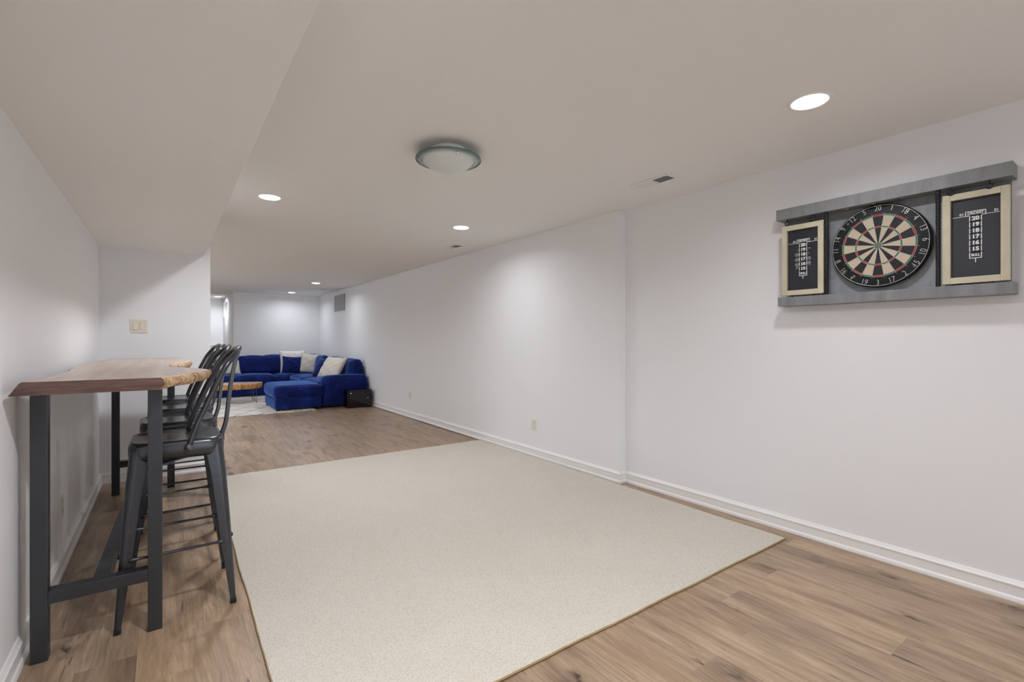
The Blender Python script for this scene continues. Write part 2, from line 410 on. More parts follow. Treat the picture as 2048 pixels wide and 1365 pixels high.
fl = struct(box('floor', (-2.2, YB - .1, -0.10), (3.4, YA + .2, -0.008), 'oak'))
RUG = ((0.30, 1.41), (3.054, 1.395), (3.095, 4.935), (0.345, 4.93))
PW, PL = 0.181, 1.22
x0 = XL
rows = []
x = XL
i = 0
rp = random.Random(3)
while x < XR:
    xa, xb = x, min(x + PW, XR)
    off = rp.uniform(0, PL)
    y = YB + off - PL
    while y < YF:
        ya, yb = max(y, YB), min(y + PL, YF)
        y += PL
        if yb - ya < 0.02: continue
        if xb > XRF - 0.001 and ya > YJ: continue
        if xb < 0.2 and ya > YE: continue
        if xa > 0.34 and xb < 3.02 and ya > 1.45 and yb < 4.9: continue       # wholly beneath the carpet
        if xb < 0.3 and yb > YE + .1 and ya < YE: yb = YE
        w, l = (xb - xa) / 2, (yb - ya) / 2; c = 0.0004
        V = [(-w, -l, -.008), (w, -l, -.008), (w, l, -.008), (-w, l, -.008),
             (-w, -l, -c), (w, -l, -c), (w, l, -c), (-w, l, -c),
             (-w + c, -l + c, 0), (w - c, -l + c, 0), (w - c, l - c, 0), (-w + c, l - c, 0)]
        Fc = [(3, 2, 1, 0)]
        for b in (0, 4):
            for k in range(4): Fc.append((b + k, b + (k + 1) % 4, b + 4 + (k + 1) % 4, b + 4 + k))
        Fc.append((8, 9, 10, 11))
        o = link('plank', pyd('plank', V, Fc), 'oak', fl)
        o.location = ((xa + xb) / 2 - fl.location.x, (ya + yb) / 2 - fl.location.y, 0 - fl.location.z)
    x += PW

struct(box('ceiling', (-2.2, YB - .1, CZ), (3.4, YA + .2, CZ + .1), 'ceiling_paint'))
struct(box('ceiling_soffit', (XL - .02, YB, SZ), (XS, YE, CZ), 'ceiling_paint', None, 0.004))
struct(box('wall_left', (XL - .12, YB, 0), (XL, YE, CZ), 'wall_paint'))
struct(box('wall_end', (-2.1, YE, 0), (XE, YE + .115, CZ), 'wall_paint', None, 0.004))
struct(box('wall_right', (XR, YB, 0), (XR + .12, YJ, CZ), 'wall_paint'))
struct(box('wall_right_rear', (XRF, YJ, 0), (XRF + .195, YF + .12, CZ), 'wall_paint', None, 0.004))
struct(box('wall_back', (XFE, YF, 0), (XRF, YF + .12, CZ), 'wall_paint', None, 0.003))
# unseen openings added for fill light: a door behind the camera, a window in the far room
DX0, DX1, DZ1 = 0.45, 3.0, 2.1
struct(boxes('wall_behind', [((XL, YB - .1, 0), (DX0, YB, CZ)), ((DX1, YB - .1, 0), (XR, YB, CZ)), ((DX0, YB - .1, DZ1), (DX1, YB, CZ))], 'wall_paint'))
FY0, FY1, FZ0, FZ1 = 6.3, 10.6, 1.0, 2.1
struct(boxes('wall_far_left', [((-2.2, YE, 0), (-2.1, YA, FZ0)), ((-2.2, YE, FZ1), (-2.1, YA, CZ)), ((-2.2, YE, FZ0), (-2.1, FY0, FZ1)), ((-2.2, FY1, FZ0), (-2.1, YA, FZ1))], 'wall_paint'))
def portal(loc, rot, sx, sy):
    la = bpy.data.lights.new('window_portal', 'AREA'); la.shape = 'RECTANGLE'; la.size = sx; la.size_y = sy; la.cycles.is_portal = True
    o = bpy.data.objects.new('window_portal', la); COL.objects.link(o); o.location = loc; o.rotation_euler = rot; return o
def glazing(name, axis, at, a0, a1, z0, z1, n):
    """framed glazing in the plane axis=at, spanning a0..a1, n lights"""
    f, d = .05, .03
    P = (lambda a, z, o: (a, at + o, z)) if axis == 'y' else (lambda a, z, o: (at + o, a, z))
    bl = []
    def bar(p, q, r, s): A, B = P(p, r, -d), P(q, s, d); bl.append((tuple(min(A[i], B[i]) for i in range(3)), tuple(max(A[i], B[i]) for i in range(3))))
    bar(a0, a1, z0, z0 + f); bar(a0, a1, z1 - f, z1)
    for k in range(n + 1):
        c = a0 + (a1 - a0) * k / n; c = min(max(c, a0 + f / 2), a1 - f / 2); bar(c - f / 2, c + f / 2, z0 + f, z1 - f)
    w = struct(boxes(name, bl, 'trim_paint'))
    for k in range(n):
        p, q = a0 + (a1 - a0) * k / n + f / 2, a0 + (a1 - a0) * (k + 1) / n - f / 2
        link('pane', pyd('pane', [P(p, z0 + f, 0), P(q, z0 + f, 0), P(q, z1 - f, 0), P(p, z1 - f, 0)], [(0, 1, 2, 3)]), 'window_glass', w)
    return w
g = glazing('fill_door_1', 'y', YB - .05, DX0, DX1, 0.0, DZ1, 3)  # added unseen door, lets sky light fill the near room
portal(((DX0 + DX1) / 2, YB - .12, DZ1 / 2), (PI / 2, 0, 0), DX1 - DX0, DZ1).parent = g
g = glazing('fill_window_2', 'x', -2.15, FY0, FY1, FZ0, FZ1, 4)  # added unseen window, brightens the middle and far room
portal((-2.22, (FY0 + FY1) / 2, (FZ0 + FZ1) / 2), (PI / 2, 0, -PI / 2), FY1 - FY0, FZ1 - FZ0).parent = g
struct(box('wall_alcove_back', (-2.2, YA, 0), (1.5, YA + .12, CZ), 'wall_paint'))
WY0, WY1, WZ0, WZ1 = 13.85, 14.93, 1.84, 2.22
struct(boxes('wall_alcove_side', [((XFE, YF + .12, 0), (XFE + .2, YA, WZ0)), ((XFE, YF + .12, WZ1), (XFE + .2, YA, CZ)),
                                  ((XFE, YF + .12, WZ0), (XFE + .2, WY0, WZ1)), ((XFE, WY1, WZ0), (XFE + .2, YA, WZ1))], 'wall_paint'))
wn = struct(boxes('window_1', [((XFE + .10, WY0, WZ0), (XFE + .14, WY1, WZ0 + .03)), ((XFE + .10, WY0, WZ1 - .03), (XFE + .14, WY1, WZ1)),
                               ((XFE + .10, WY0, WZ0 + .03), (XFE + .14, WY0 + .03, WZ1 - .03)), ((XFE + .10, WY1 - .03, WZ0 + .03), (XFE + .14, WY1, WZ1 - .03)),
                               ((XFE + .10, (WY0 + WY1) / 2 - .015, WZ0 + .03), (XFE + .14, (WY0 + WY1) / 2 + .015, WZ1 - .03))], 'trim_paint'))
for a, b in ((WY0 + .03, (WY0 + WY1) / 2 - .015), ((WY0 + WY1) / 2 + .015, WY1 - .03)):
    link('pane', pyd('pane', [(XFE + .12, a, WZ0 + .03), (XFE + .12, b, WZ0 + .03), (XFE + .12, b, WZ1 - .03), (XFE + .12, a, WZ1 - .03)], [(0, 1, 2, 3)]), 'window_glass', wn)
portal((XFE + .21, (WY0 + WY1) / 2, (WZ0 + WZ1) / 2), (PI / 2, 0, PI / 2), WY1 - WY0, WZ1 - WZ0).parent = wn
# chair rail with wainscot boards on the alcove wall
tr = struct(boxes('trim_1', [((-2.1, YA - .03, 1.075), (XFE, YA, 1.115)), ((-2.1, YA - .018, 1.02), (XFE, YA, 1.045)), ((-2.1, YA - .018, .965), (XFE, YA, .99))], 'trim_paint', None, .004))

BP = [(0, 0), (0.022, 0), (0.022, 0.008), (0.0195, 0.018), (0.013, 0.025), (0.013, 0.068), (0.0165, 0.072), (0.0165, 0.078), (0.011, 0.084), (0.007, 0.092), (0.005, 0.096), (0, 0.096)]
profile_run('baseboard_right', BP, (XR, YB), (XR, YJ), (-1, 0), 'trim_paint', (0, -1))
profile_run('baseboard_jog', BP, (XR, YJ), (XRF, YJ), (0, -1), 'trim_paint', (1, 1))
profile_run('baseboard_right_rear', BP, (XRF, YJ), (XRF, YF), (-1, 0), 'trim_paint', (-1, -1))
profile_run('baseboard_left', BP, (XL, YB), (XL, YE), (1, 0), 'trim_paint', (0, -1))
profile_run('baseboard_end', BP, (XL, YE), (XE, YE), (0, -1), 'trim_paint', (1, 1))
profile_run('baseboard_end_return', BP, (XE, YE), (XE, YE + .115), (1, 0), 'trim_paint', (-1, 0))
profile_run('baseboard_back', BP, (XFE, YF), (XRF, YF), (0, -1), 'trim_paint', (0, -1))

# ------------------------------------------------------------------ recessed ceiling lights
def recessed(x, y, label, power=1.0, col=(0.92, 0.94, 1.0)):
    t = empty('recessed_light', (x, y, CZ)); tag(t, label, 'ceiling light', 'recessed ceiling lights')
    lathe('trim_ring', [(0.074, -0.001), (0.076, -0.005), (0.090, -0.004), (0.094, 0.0), (0.094, 0.0)], 'white_metal', t, 40)
    lathe('lens', [(0.0, -0.013), (0.03, -0.0125), (0.055, -0.0105), (0.070, -0.0065), (0.0755, 0.0)], 'led_lens', t, 40)
    la = bpy.data.lights.new('lamp', 'AREA'); la.shape = 'DISK'; la.size = 0.15; la.energy = LAMP_W * power; la.color = col
    lo = bpy.data.objects.new('lamp', la); COL.objects.link(lo); lo.parent = t; lo.location = (0, 0, -0.015); la.spread = math.radians(160)
    return t
COOL = (0.90, 0.95, 1.0)
recessed(2.43, 1.00, 'lit round recessed light above the dartboard wall, largest in view', 0.85)
recessed(0.655, 4.115, 'lit round recessed light beside the soffit edge near the stools', 2.3)
recessed(2.355, 4.118, 'lit round recessed light between the two nearer ceiling vents')
recessed(2.356, 9.73, 'small lit recessed light beside the farthest ceiling vent', 0.9, COOL)
recessed(2.36, 11.95, 'small lit recessed light closest to the far wall above the sofa', 0.9, COOL)
recessed(1.07, 14.15, 'lit recessed light in the window alcove at the far left', 1.8, COOL)
recessed(0.655, 1.00, 'lit recessed light over the front of the carpet, beside the soffit', 3.6)
recessed(-0.45, 7.3, 'added fill light in the ceiling close behind the stub wall, hidden from the bar table', 4.0, COOL)  # added lamp out of view, brightens the middle of the far room
recessed(-0.45, 9.73, 'added fill light over the left part of the lounge, behind the stub wall', 2.2, COOL)  # second added lamp out of view, lifts the lounge floor and wall
recessed(2.43, -2.0, 'added unseen fill light behind the viewpoint on the dartboard side')  # unseen lamp added behind the camera to lift the near room
recessed(0.655, -2.0, 'added unseen fill light behind the viewpoint on the soffit side')  # also added unseen, for more light from behind the camera

# ------------------------------------------------------------------ flush glass dome light (off)
t = empty('flush_mount_light', (1.345, 2.50, CZ)); tag(t, 'unlit flush-mount ceiling light with frosted glass dome and clear glass rim', 'ceiling light')
lathe('canopy', [(0.0, -0.03), (0.098, -0.03), (0.106, -0.024), (0.108, 0.0)], 'white_metal', t, 48)
lathe('glass_rim', [(0.135, -0.052), (0.189, -0.052), (0.189, -0.058), (0.135, -0.058), (0.135, -0.052)], 'clear_green_glass', t, 64)
lathe('rim_edge', [(0.1885, -0.0515), (0.1905, -0.0515), (0.1905, -0.0585), (0.1885, -0.0585), (0.1885, -0.0515)], 'glass_edge', t, 64)
lathe('dome', [(0.150, -0.050), (0.150, -0.060), (0.142, -0.070), (0.122, -0.090), (0.09, -0.108), (0.045, -0.120), (0.0, -0.123)], 'frosted_glass', t, 64)
for k in range(3):
    a = math.radians(20 + 120 * k)
    c = empty('clip', (0.160 * math.cos(a), 0.160 * math.sin(a), -0.03)); bpy.data.objects.remove(c)
    o = boxes('clip', [((-.006, -.005, -.037), (.010, .005, -.030)), ((.006, -.005, -.035), (.010, .005, .0)), ((-.004, -.004, -.043), (.004, .004, -.036))], 'chrome', t, 0.001)
    o.location = (0.160 * math.cos(a), 0.160 * math.sin(a), -0.03); o.rotation_euler = (0, 0, a)

# ------------------------------------------------------------------ ceiling vents
def vent(xc, yc, label):
    t = empty('ceiling_vent', (xc, yc, CZ)); tag(t, label, 'vent', 'ceiling air vents')
    w, l = 0.075, 0.157
    boxes('frame', [((-w, -l, -.006), (-w + .03, l, 0)), ((w - .03, -l, -.006), (w, l, 0)), ((-w + .03, -l, -.006), (w - .03, -l + .028, 0)), ((-w + .03, l - .028, -.006), (w - .03, l, 0)), ((-w + .03, -.008, -.006), (w - .03, .008, 0))], 'white_metal', t, 0.0015)
    boxes('backing', [((-w + .03, -l + .028, -.001), (w - .03, l - .028, -.0005))], 'vent_dark', t)
    for s in (-1, 1):
        for k in range(6):
            x = -w + .036 + k * (2 * w - .072) / 5
            o = boxes('slat', [((-.0055, -.058, -.0006), (.0055, .058, .0006))], 'white_metal', t)
            o.location = (x, s * .068, -.0045); o.rotation_euler = (0, math.radians(38 * s), 0)
    return t
vent(2.772, 2.135, 'white ceiling vent nearest the camera beside the right wall')
vent(2.772, 5.03, 'white ceiling vent between the carpet and the sofa, middle of three')
vent(2.80, 10.9, 'tiny white ceiling vent farthest away near the sofa corner')

# wall grille
t = empty('return_grille', (XRF, 10.84, 2.045), 0); tag(t, 'square grey return air grille high on the right wall above the sofa', 'vent')
boxes('frame', [((-.012, -.43, -.205), (0, .43, -.18)), ((-.012, -.43, .18), (0, .43, .205)), ((-.012, -.43, -.18), (0, -.405, .18)), ((-.012, .405, -.18), (0, .43, .18))], 'white_metal', t, .002)
boxes('backing', [((-.002, -.405, -.18), (-.001, .405, .18))], 'vent_dark', t)  # dark-coloured sheet standing for the shade inside the opening
for k in range(18):
    o = boxes('slat', [((-.010, -.365, -.0007), (.010, .40, .0007))], 'grille_grey', t)
    o.location = (-.009, 0, -.172 + k * .0202); o.rotation_euler = (0, math.radians(62), 0)

# ------------------------------------------------------------------ switch plate and outlets
t = empty('light_switch', (-.187, YE, 1.337)); tag(t, 'beige double rocker light switch on the stub wall above the bar table', 'switch')
boxes('plate', [((-.060, -.006, -.058), (.060, 0, .058))], 'beige_plastic', t, .002)
for k, s in enumerate((-1, 1)):
    o = boxes('rocker', [((-.017, -.011, -.033), (.017, -.005, .033))], 'beige_plastic', t, .0015); o.location = (s * .024, 0, 0); o.rotation_euler = (math.radians(3 * s), 0, 0)
    b = boxes('bezel', [((-.019, -.0065, -.0355), (-.017, -.0055, .0355)), ((.017, -.0065, -.0355), (.019, -.0055, .0355)), ((-.017, -.0065, -.0355), (.017, -.0055, -.033)), ((-.017, -.0065, .033), (.017, -.0055, .0355))], 'beige_dark', t); b.location = (s * .024, 0, 0)
    b.scale = (.98, 1, .98)
def outlet(x, y, z, nx, label):
    t = empty('wall_outlet', (x, y, z), 0 if nx < 0 else PI); tag(t, label, 'outlet', 'wall outlets')
    boxes('cover_plate', [((-.005, -.036, -.058), (0, .036, .058))], 'outlet_plastic', t, .0015)
    for s in (-1, 1):
        f = boxes('receptacle', [((-.008, -.017, s * .027 - .017), (-.004, .017, s * .027 + .017))], 'beige_plastic', t, .002)
        boxes('slot', [((-.0085, -.008, s * .027 - .003), (-.0078, -.006, s * .027 + .008)), ((-.0085, .006, s * .027 - .003), (-.0078, .008, s * .027 + .008))], 'slot_dark', f)
    return t
outlet(XRF, 3.94, 0.325, -1, 'cream wall outlet low on the right wall beside the carpet')
outlet(XRF, 7.08, 0.345, -1, 'cream wall outlet low on the right wall nearer the sofa')
outlet(XL, 3.47, 0.328, 1, 'cream wall outlet low on the left wall beneath the bar table')

# ------------------------------------------------------------------ cream carpet
t = empty('area_carpet', (1.7, 3.15, 0)); tag(t, 'large cream loop-pile carpet lying on the wood floor with tan bound edge', 'carpet')
def rug_edge(n=60):
    out = []
    rr = random.Random(5)
    for k in range(4):
        a, b = Vector(RUG[k]), Vector(RUG[(k + 1) % 4])
        for i in range(n):
            p = a.lerp(b, i / n); d = (b - a).normalized(); nm = Vector((d.y, -d.x))
            out.append(p + nm * (0.0022 * math.sin(i * .5 + k) * math.sin(PI * i / n) + rr.uniform(-.0012, .0012)))
    return out
RE = [(p.x - 1.7, p.y - 3.15) for p in rug_edge()]
prism('pile', RE, 0.0015, 0.011, 'loop_carpet', t)
tube('binding', [(x, y, 0.0052) for x, y in RE], 0.005, 'binding_tan', t, 6, True)

# ------------------------------------------------------------------ bar table
t = empty('bar_table', (-0.15, 3.65, 0)); tag(t, 'bar-height live-edge walnut slab table on black steel legs against the left wall', 'table')
OX, OY = -0.15, 3.65
LZ = 1.020
legs = {'nr': (-0.035, 2.520), 'nl': (-0.385, 2.520), 'fr': (0.037, 4.872), 'fl': (-0.316, 4.872)}
for k in legs:
    x, y = legs[k]
    boxes('leg', [((x - .025 - OX, y - .025 - OY, 0), (x + .025 - OX, y + .025 - OY, LZ - .006))], 'table_steel', t, .004)
    f = boxes('mounting_plate', [((x - .03 - OX, y - .03 - OY, LZ - .006), (x + .03 - OX, y + .03 - OY, LZ))], 'table_steel', t, .001)
for a, b in (('nl', 'nr'), ('fl', 'fr')):
    xa, y = legs[a]; xb, _ = legs[b]
    boxes('crossbar', [((xa + .025 - OX, y - .025 - OY, .212), (xb - .025 - OX, y + .025 - OY, .262))], 'table_steel', t, .003)
xa, xb = (legs['nl'][0] + legs['nr'][0]) / 2, (legs['fl'][0] + legs['fr'][0]) / 2
V = []
for y, xc in ((2.545, xa), (4.847, xb)):
    for dx, z in ((-.025, .212), (.025, .212), (.025, .262), (-.025, .262)): V.append((xc + dx - OX, y - OY, z))
link('stretcher', pyd('stretcher', V, [(3, 2, 1, 0), (4, 5, 6, 7), (0, 1, 5, 4), (1, 2, 6, 5), (2, 3, 7, 6), (3, 0, 4, 7)]), 'table_steel', t)
# slab outline: near end, live right edge, far end, live left edge
right = spline([(-.014, 2.300, 0), (.032, 2.41, 0), (.082, 2.52, 0), (.126, 2.63, 0), (.158, 2.73, 0), (.166, 2.81, 0), (.150, 2.93, 0), (.088, 3.10, 0), (.018, 3.30, 0), (.028, 3.52, 0), (.108, 3.75, 0), (.138, 4.10, 0), (.130, 4.42, 0), (.100, 4.75, 0), (.092, 4.95, 0)], 7)
left = spline([(-.335, 4.975, 0), (-.372, 4.6, 0), (-.395, 4.2, 0), (-.412, 3.75, 0), (-.392, 3.35, 0), (-.366, 3.0, 0), (-.374, 2.72, 0), (-.402, 2.315, 0)], 7)
rr = random.Random(11)
def jit(p, a): return Vector((p.x + rr.uniform(-a, a), p.y, 0))
right = [jit(p, .0025) for p in right]; left = [jit(p, .0015) for p in left]
lev = [(1.067, 0), (1.062, 1), (1.047, 2), (1.030, 3), (1.020, 4)]
offR = [0, .008, .014, .006, -.012]; offL = [0, .006, .016, .026, .034]
def ring(pts, offs, sgn, amp):
    rows = []
    ph = [rr.uniform(0, 6) for _ in range(4)]
    for li, (z, _) in enumerate(lev):
        row = []
        for i, p in enumerate(pts):
            d = (pts[min(i + 1, len(pts) - 1)] - pts[max(i - 1, 0)]).normalized(); nm = Vector((d.y, -d.x, 0))
            e = offs[li] * (1 + .5 * math.sin(i * .45 + ph[0])) + (amp * math.sin(i * 1.1 + li * 1.7 + ph[1]) if 0 < li < 4 else 0)
            if i in (0, len(pts) - 1): e = offs[li]
            row.append(Vector((p.x + nm.x * e - OX, p.y + nm.y * e * .3 - OY, z)))
        rows.append(row)
    return rows
for p in left:
    pass
R = ring(right, offR, 1, .003); L = ring(left, offL, 1, .0015)
for row in L:
    for v in row: v.x = max(v.x, XL + .003 - OX)
top = R[0] + L[0]; bot = R[-1] + L[-1]
n = len(top); V = top + bot
Fc = [tuple(range(n)), tuple(range(n, 2 * n))[::-1]]
tt = link('tabletop', pyd('tabletop', V, Fc), 'walnut', t)
def sidestrip(name, rows, mat, parent, sm=True):
    m = len(rows[0]); V = [v for r in rows for v in r]; Fc = []
    for a in range(len(rows) - 1):
        for i in range(m - 1): Fc.append((a * m + i, (a + 1) * m + i, (a + 1) * m + i + 1, a * m + i + 1))
    return link(name, pyd(name, V, Fc), mat, parent, sm)
sidestrip('live_edge', R, 'live_edge', tt); sidestrip('live_edge', L, 'walnut_end', tt)
sidestrip('sawn_end', [[L[k][-1], R[k][0]] for k in range(5)], 'walnut_end', tt, False)
sidestrip('sawn_end', [[R[k][-1], L[k][0]] for k in range(5)], 'walnut_end', tt, False)

# ------------------------------------------------------------------ bar stools
def rsq(h, r, n=6):
    """rounded square outline half size h, corner radius r"""
    out = []
    for cx, cy, a0 in ((h - r, h - r, 0), (-h + r, h - r, 90), (-h + r, -h + r, 180), (h - r, -h + r, 270)):
        for k in range(n + 1):
            a = math.radians(a0 + 90 * k / n); out.append((cx + r * math.cos(a), cy + r * math.sin(a)))
    return out
def make_stool():
    t = empty('bar_stool')
    rings = [(.176, .060, .690), (.179, .062, .720), (.178, .064, .748), (.174, .066, .760), (.166, .066, .7665), (.156, .062, .7655), (.146, .058, .761), (.10, .045, .7595), (.05, .025, .759)]
    V, Fc = [], []; m = 28
    for h, r, z in rings: V += [(x, y, z) for x, y in rsq(h, r)]
    for a in range(len(rings) - 1):
        for k in range(m): Fc.append((a * m + k, a * m + (k + 1) % m, (a + 1) * m + (k + 1) % m, (a + 1) * m + k))
    Fc.append(tuple((len(rings) - 1) * m + k for k in range(m)))
    b = len(V); inner = [(.173, .058, .690), (.173, .06, .75)]
    for h, r, z in inner: V += [(x, y, z) for x, y in rsq(h, r)]
    for k in range(m):
        k2 = (k + 1) % m; Fc.append((b + k, b + m + k, b + m + k2, b + k2)); Fc.append((k, b + k, b + k2, k2))
    Fc.append(tuple(b + m + k for k in range(m))[::-1])
    seat = link('seat', pyd('seat', V, Fc), 'gunmetal', t, True)
    for hx, hy in ((0, 0), (.035, .035), (-.035, .035), (.035, -.035), (-.035, -.035)):
        o = lathe('drain_hole', [(0, .0008), (.0045, .0008), (.0045, 0)], 'slot_dark', seat, 10); o.location = (hx, hy, .7592)
    for sx in (-1, 1):
        for sy in (-1, 1):
            # folded sheet leg: rounded angle section, wide at the top and narrow at the foot
            st = [(.735, .172, .074, .034), (.60, .184, .060, .030), (.40, .198, .050, .026), (.25, .2065, .041, .022), (.10, .2145, .030, .016), (.02, .2185, .023, .012)]
            V, Fc = [], []; m = 0
            for z, c, w, r in st:
                sec = [(c - w, c)] + [(c - r + r * math.cos(math.radians(90 - 90 * k / 5)), c - r + r * math.sin(math.radians(90 - 90 * k / 5))) for k in range(6)] + [(c, c - w)]
                th = .004
                ins = [(c - th, c - w)] + [(c - r + (r - th) * math.cos(math.radians(90 * k / 5)), c - r + (r - th) * math.sin(math.radians(90 * k / 5))) for k in range(6)] + [(c - w, c - th)]
                s_ = sec + ins; m = len(s_); V += [(sx * x, sy * y, z) for x, y in s_]
            for a in range(len(st) - 1):
                for k in range(m):
                    q = (a * m + k, a * m + (k + 1) % m, (a + 1) * m + (k + 1) % m, (a + 1) * m + k); Fc.append(q if sx * sy > 0 else q[::-1])
            Fc.append(tuple(range(m))); Fc.append(tuple((len(st) - 1) * m + k for k in range(m)))
            lg = link('leg', pyd('leg', V, Fc), 'gunmetal', t)
            ft = boxes('rubber_foot', [((-.0125, -.0125, 0), (.0125, .0125, .021))], 'rubber', lg, .005); ft.location = (sx * .2075, sy * .2075, 0)
    for z, c in ((.29, .203),):
        for a, b in (((-c + .03, -c), (c - .03, -c)), ((-c + .03, c), (c - .03, c)), ((-c, -c + .03), (-c, c - .03)), ((c, -c + .03), (c, c - .03))):
            k = .0 if a[1] == b[1] else .012
            p = [Vector((a[0] + (b[0] - a[0]) * u, a[1] + (b[1] - a[1]) * u, z + k)) * 1 for u in (0, .04, .10, .90, .96, 1)]
            for q in p: q.x *= .985; q.y *= .985
            tube('rung', p, [.011, .011, .0062, .0062, .011, .011], 'gunmetal', t, 8)
    for s in (-1, 1):
        tube('cross_brace', [(-.165, -.165 * s, .672 - .02 * s), (0, 0, .655 - .004 * s), (.165, .165 * s, .672 - .02 * s)], .0065, 'gunmetal', t, 6)
    half = [(.034, -.184, .722), (.040, -.184, .745), (.070, -.178, .834), (.1025, -.171, .912), (.1455, -.165, 1.013), (.178, -.156, 1.082), (.212, -.130, 1.132), (.238, -.082, 1.162), (.251, -.028, 1.174)]
    path = spline(half + [(x, -y, z) for x, y, z in half[::-1]], 5)
    hoop = tube('back_hoop', path, .0125, 'gunmetal', t, 10)
    for s in (-1, 1):
        b = lathe('bolt', [(0, .007), (.006, .007), (.007, .004), (.015, .003), (.016, 0), (0, 0)], 'bolt_metal', hoop, 16)
        b.location = (.036, s * .1955, .735); b.rotation_euler = (-s * PI / 2, 0, 0)
    strip('back_splat', spline([(.181, 0, .722), (.181, 0, .755), (.190, 0, .785), (.198, 0, .822), (.2055, 0, .89), (.2175, 0, .998), (.2365, 0, 1.107), (.253, 0, 1.168)], 5), .056, .014, 'gunmetal', t)
    return t
def copy_tree(o, parent=None):
    c = o.copy(); COL.objects.link(c)
    if parent is not None: c.parent = parent
    for ch in list(o.children): copy_tree(ch, c)
    return c
st0 = make_stool()
for i, (x, y, a, lab) in enumerate(((.0465, 2.762, 0, 'dark metal bar stool nearest the camera, pushed under the bar table'),
                                    (.062, 3.375, 1.5, 'dark metal bar stool second from the camera, under the bar table'),
                                    (.086, 3.985, -1.5, 'dark metal bar stool third from the camera, under the bar table'),
                                    (.104, 4.60, 1.0, 'dark metal bar stool farthest from the camera, nearest the light switch'))):
    o = st0 if i == 0 else copy_tree(st0)
    o.location = (x, y, 0); o.rotation_euler = (0, 0, math.radians(a)); tag(o, lab, 'stool', 'metal bar stools along the table')

# ------------------------------------------------------------------ dartboard rack on the right wall (local: a to the right, b up, c out of the wall)
def wallspace(name, yc, zc, out=0.0):
    """empty on the right wall; local X = right along the wall, local Y = up, local Z = out of the wall"""
    o = empty(name, (XR - out, yc, zc)); m = Matrix(((0, 0, -1), (-1, 0, 0), (0, 1, 0))); o.rotation_euler = m.to_euler(); return o
DY, DZ = 0.951, 1.728
t = wallspace('dartboard_rack', DY, DZ); tag(t, 'grey wooden dartboard wall rack with two shelves and twisted black rods', 'wall rack')
boxes('top_shelf', [((-.518, .230, 0), (.518, .297, .105))], 'grey_wood', t, .003)
boxes('bottom_shelf', [((-.508, -.305, 0), (.521, -.250, .105))], 'grey_wood', t, .003)
boxes('back_panel', [((-.268, -.250, 0), (.270, .230, .018))], 'galvanised', t)
boxes('side_panel', [((-.49, -.250, 0), (-.268, .230, .012))], 'grey_wood', t); boxes('side_panel', [((.270, -.250, 0), (.50, .230, .012))], 'grey_wood', t)
for x in (-.243, .256):
    V, Fc = [], []; seg, nz = 14, 170
    for i in range(nz + 1):
        z = -.250 + .480 * i / nz
        for k in range(seg):
            a = 2 * PI * k / seg; r = .0098 + .0013 * math.cos(2 * PI * z / .0105 + a); V.append((x + r * math.cos(a), z, .088 + r * math.sin(a)))
    for i in range(nz):
        for k in range(seg): Fc.append((i * seg + k, (i + 1) * seg + k, (i + 1) * seg + (k + 1) % seg, i * seg + (k + 1) % seg))
    link('twisted_rod', pyd('rod', V, Fc), 'black_iron', t, True)
for x in (-.455, -.318, .305, .440):
    pth = [(x + .0115 * math.cos(2 * PI * k / 18), .204 + .0115 * math.sin(2 * PI * k / 18), .098) for k in range(18)]
    o = tube('eye_hook', pth, .0035, 'black_iron', t, 8, True)
    tube('shank', [(x, .214, .098), (x, .231, .098)], .004, 'black_iron', o, 8)
for x in (-.125, 0, .125):
    o = lathe('puck_light', [(0, .0025), (.012, .0025), (.014, 0)], 'chrome', t, 16); o.location = (x - .02, .230, .06); o.rotation_euler = (PI / 2, 0, 0)

# dartboard
b = wallspace('dartboard', DY + .002, DZ, .018); tag(b, 'round bristle dartboard with red and green rings hanging in the rack', 'dartboard')
RB = .2255
lathe('body', [(0, 0), (.214, 0), (RB - .003, .004), (RB, .010), (RB, .036), (RB - .006, .0395), (0, .0395)], 'board_black', b, 72)
FZ = .0398
def ringseg(rows, z):
    """rows: list of (r0, r1, a0, a1) -> flat fan cells"""
    V, Fc = [], []
    for r0, r1, a0, a1 in rows:
        n = 6; k = len(V)
        for i in range(n + 1):
            a = a0 + (a1 - a0) * i / n; V.append((r0 * math.sin(a), r0 * math.cos(a), z)); V.append((r1 * math.sin(a), r1 * math.cos(a), z))
        for i in range(n): Fc.append((k + 2 * i, k + 2 * i + 1, k + 2 * i + 3, k + 2 * i + 2)[::-1])
    return V, Fc
sg = PI / 10
for i in range(20):
    a0, a1 = (i - .5) * sg, (i + .5) * sg
    for r0, r1 in ((.0159, .099), (.107, .162)):
        link('cream_segment' if i % 2 else 'black_segment', pyd('s', *ringseg([(r0, r1, a0, a1)], FZ)), 'board_cream' if i % 2 else 'board_black', b)
    [link('scoring_band', pyd('s', *ringseg([(r0, r1, a0, a1)], FZ)), 'board_green' if i % 2 else 'board_red', b) for r0, r1 in ((.099, .107), (.162, .170))]
lathe('outer_bull', [(.0064, FZ), (.0159, FZ)], 'board_green', b, 32); lathe('bullseye', [(0, FZ + .0001), (.0064, FZ + .0001)], 'board_red', b, 24)
wires = []
for r in (.0064, .0159, .099, .107, .162, .170):
    wires.append(([(r * math.sin(2 * PI * k / 60), r * math.cos(2 * PI * k / 60), FZ + .0004) for k in range(61)], .0008))
for i in range(20):
    a = (i + .5) * sg; wires.append(([(.0159 * math.sin(a), .0159 * math.cos(a), FZ + .0004), (.181 * math.sin(a), .181 * math.cos(a), FZ + .0004)], .0008))
tubes('wire_spider', wires, 'wire_steel', b, 5)
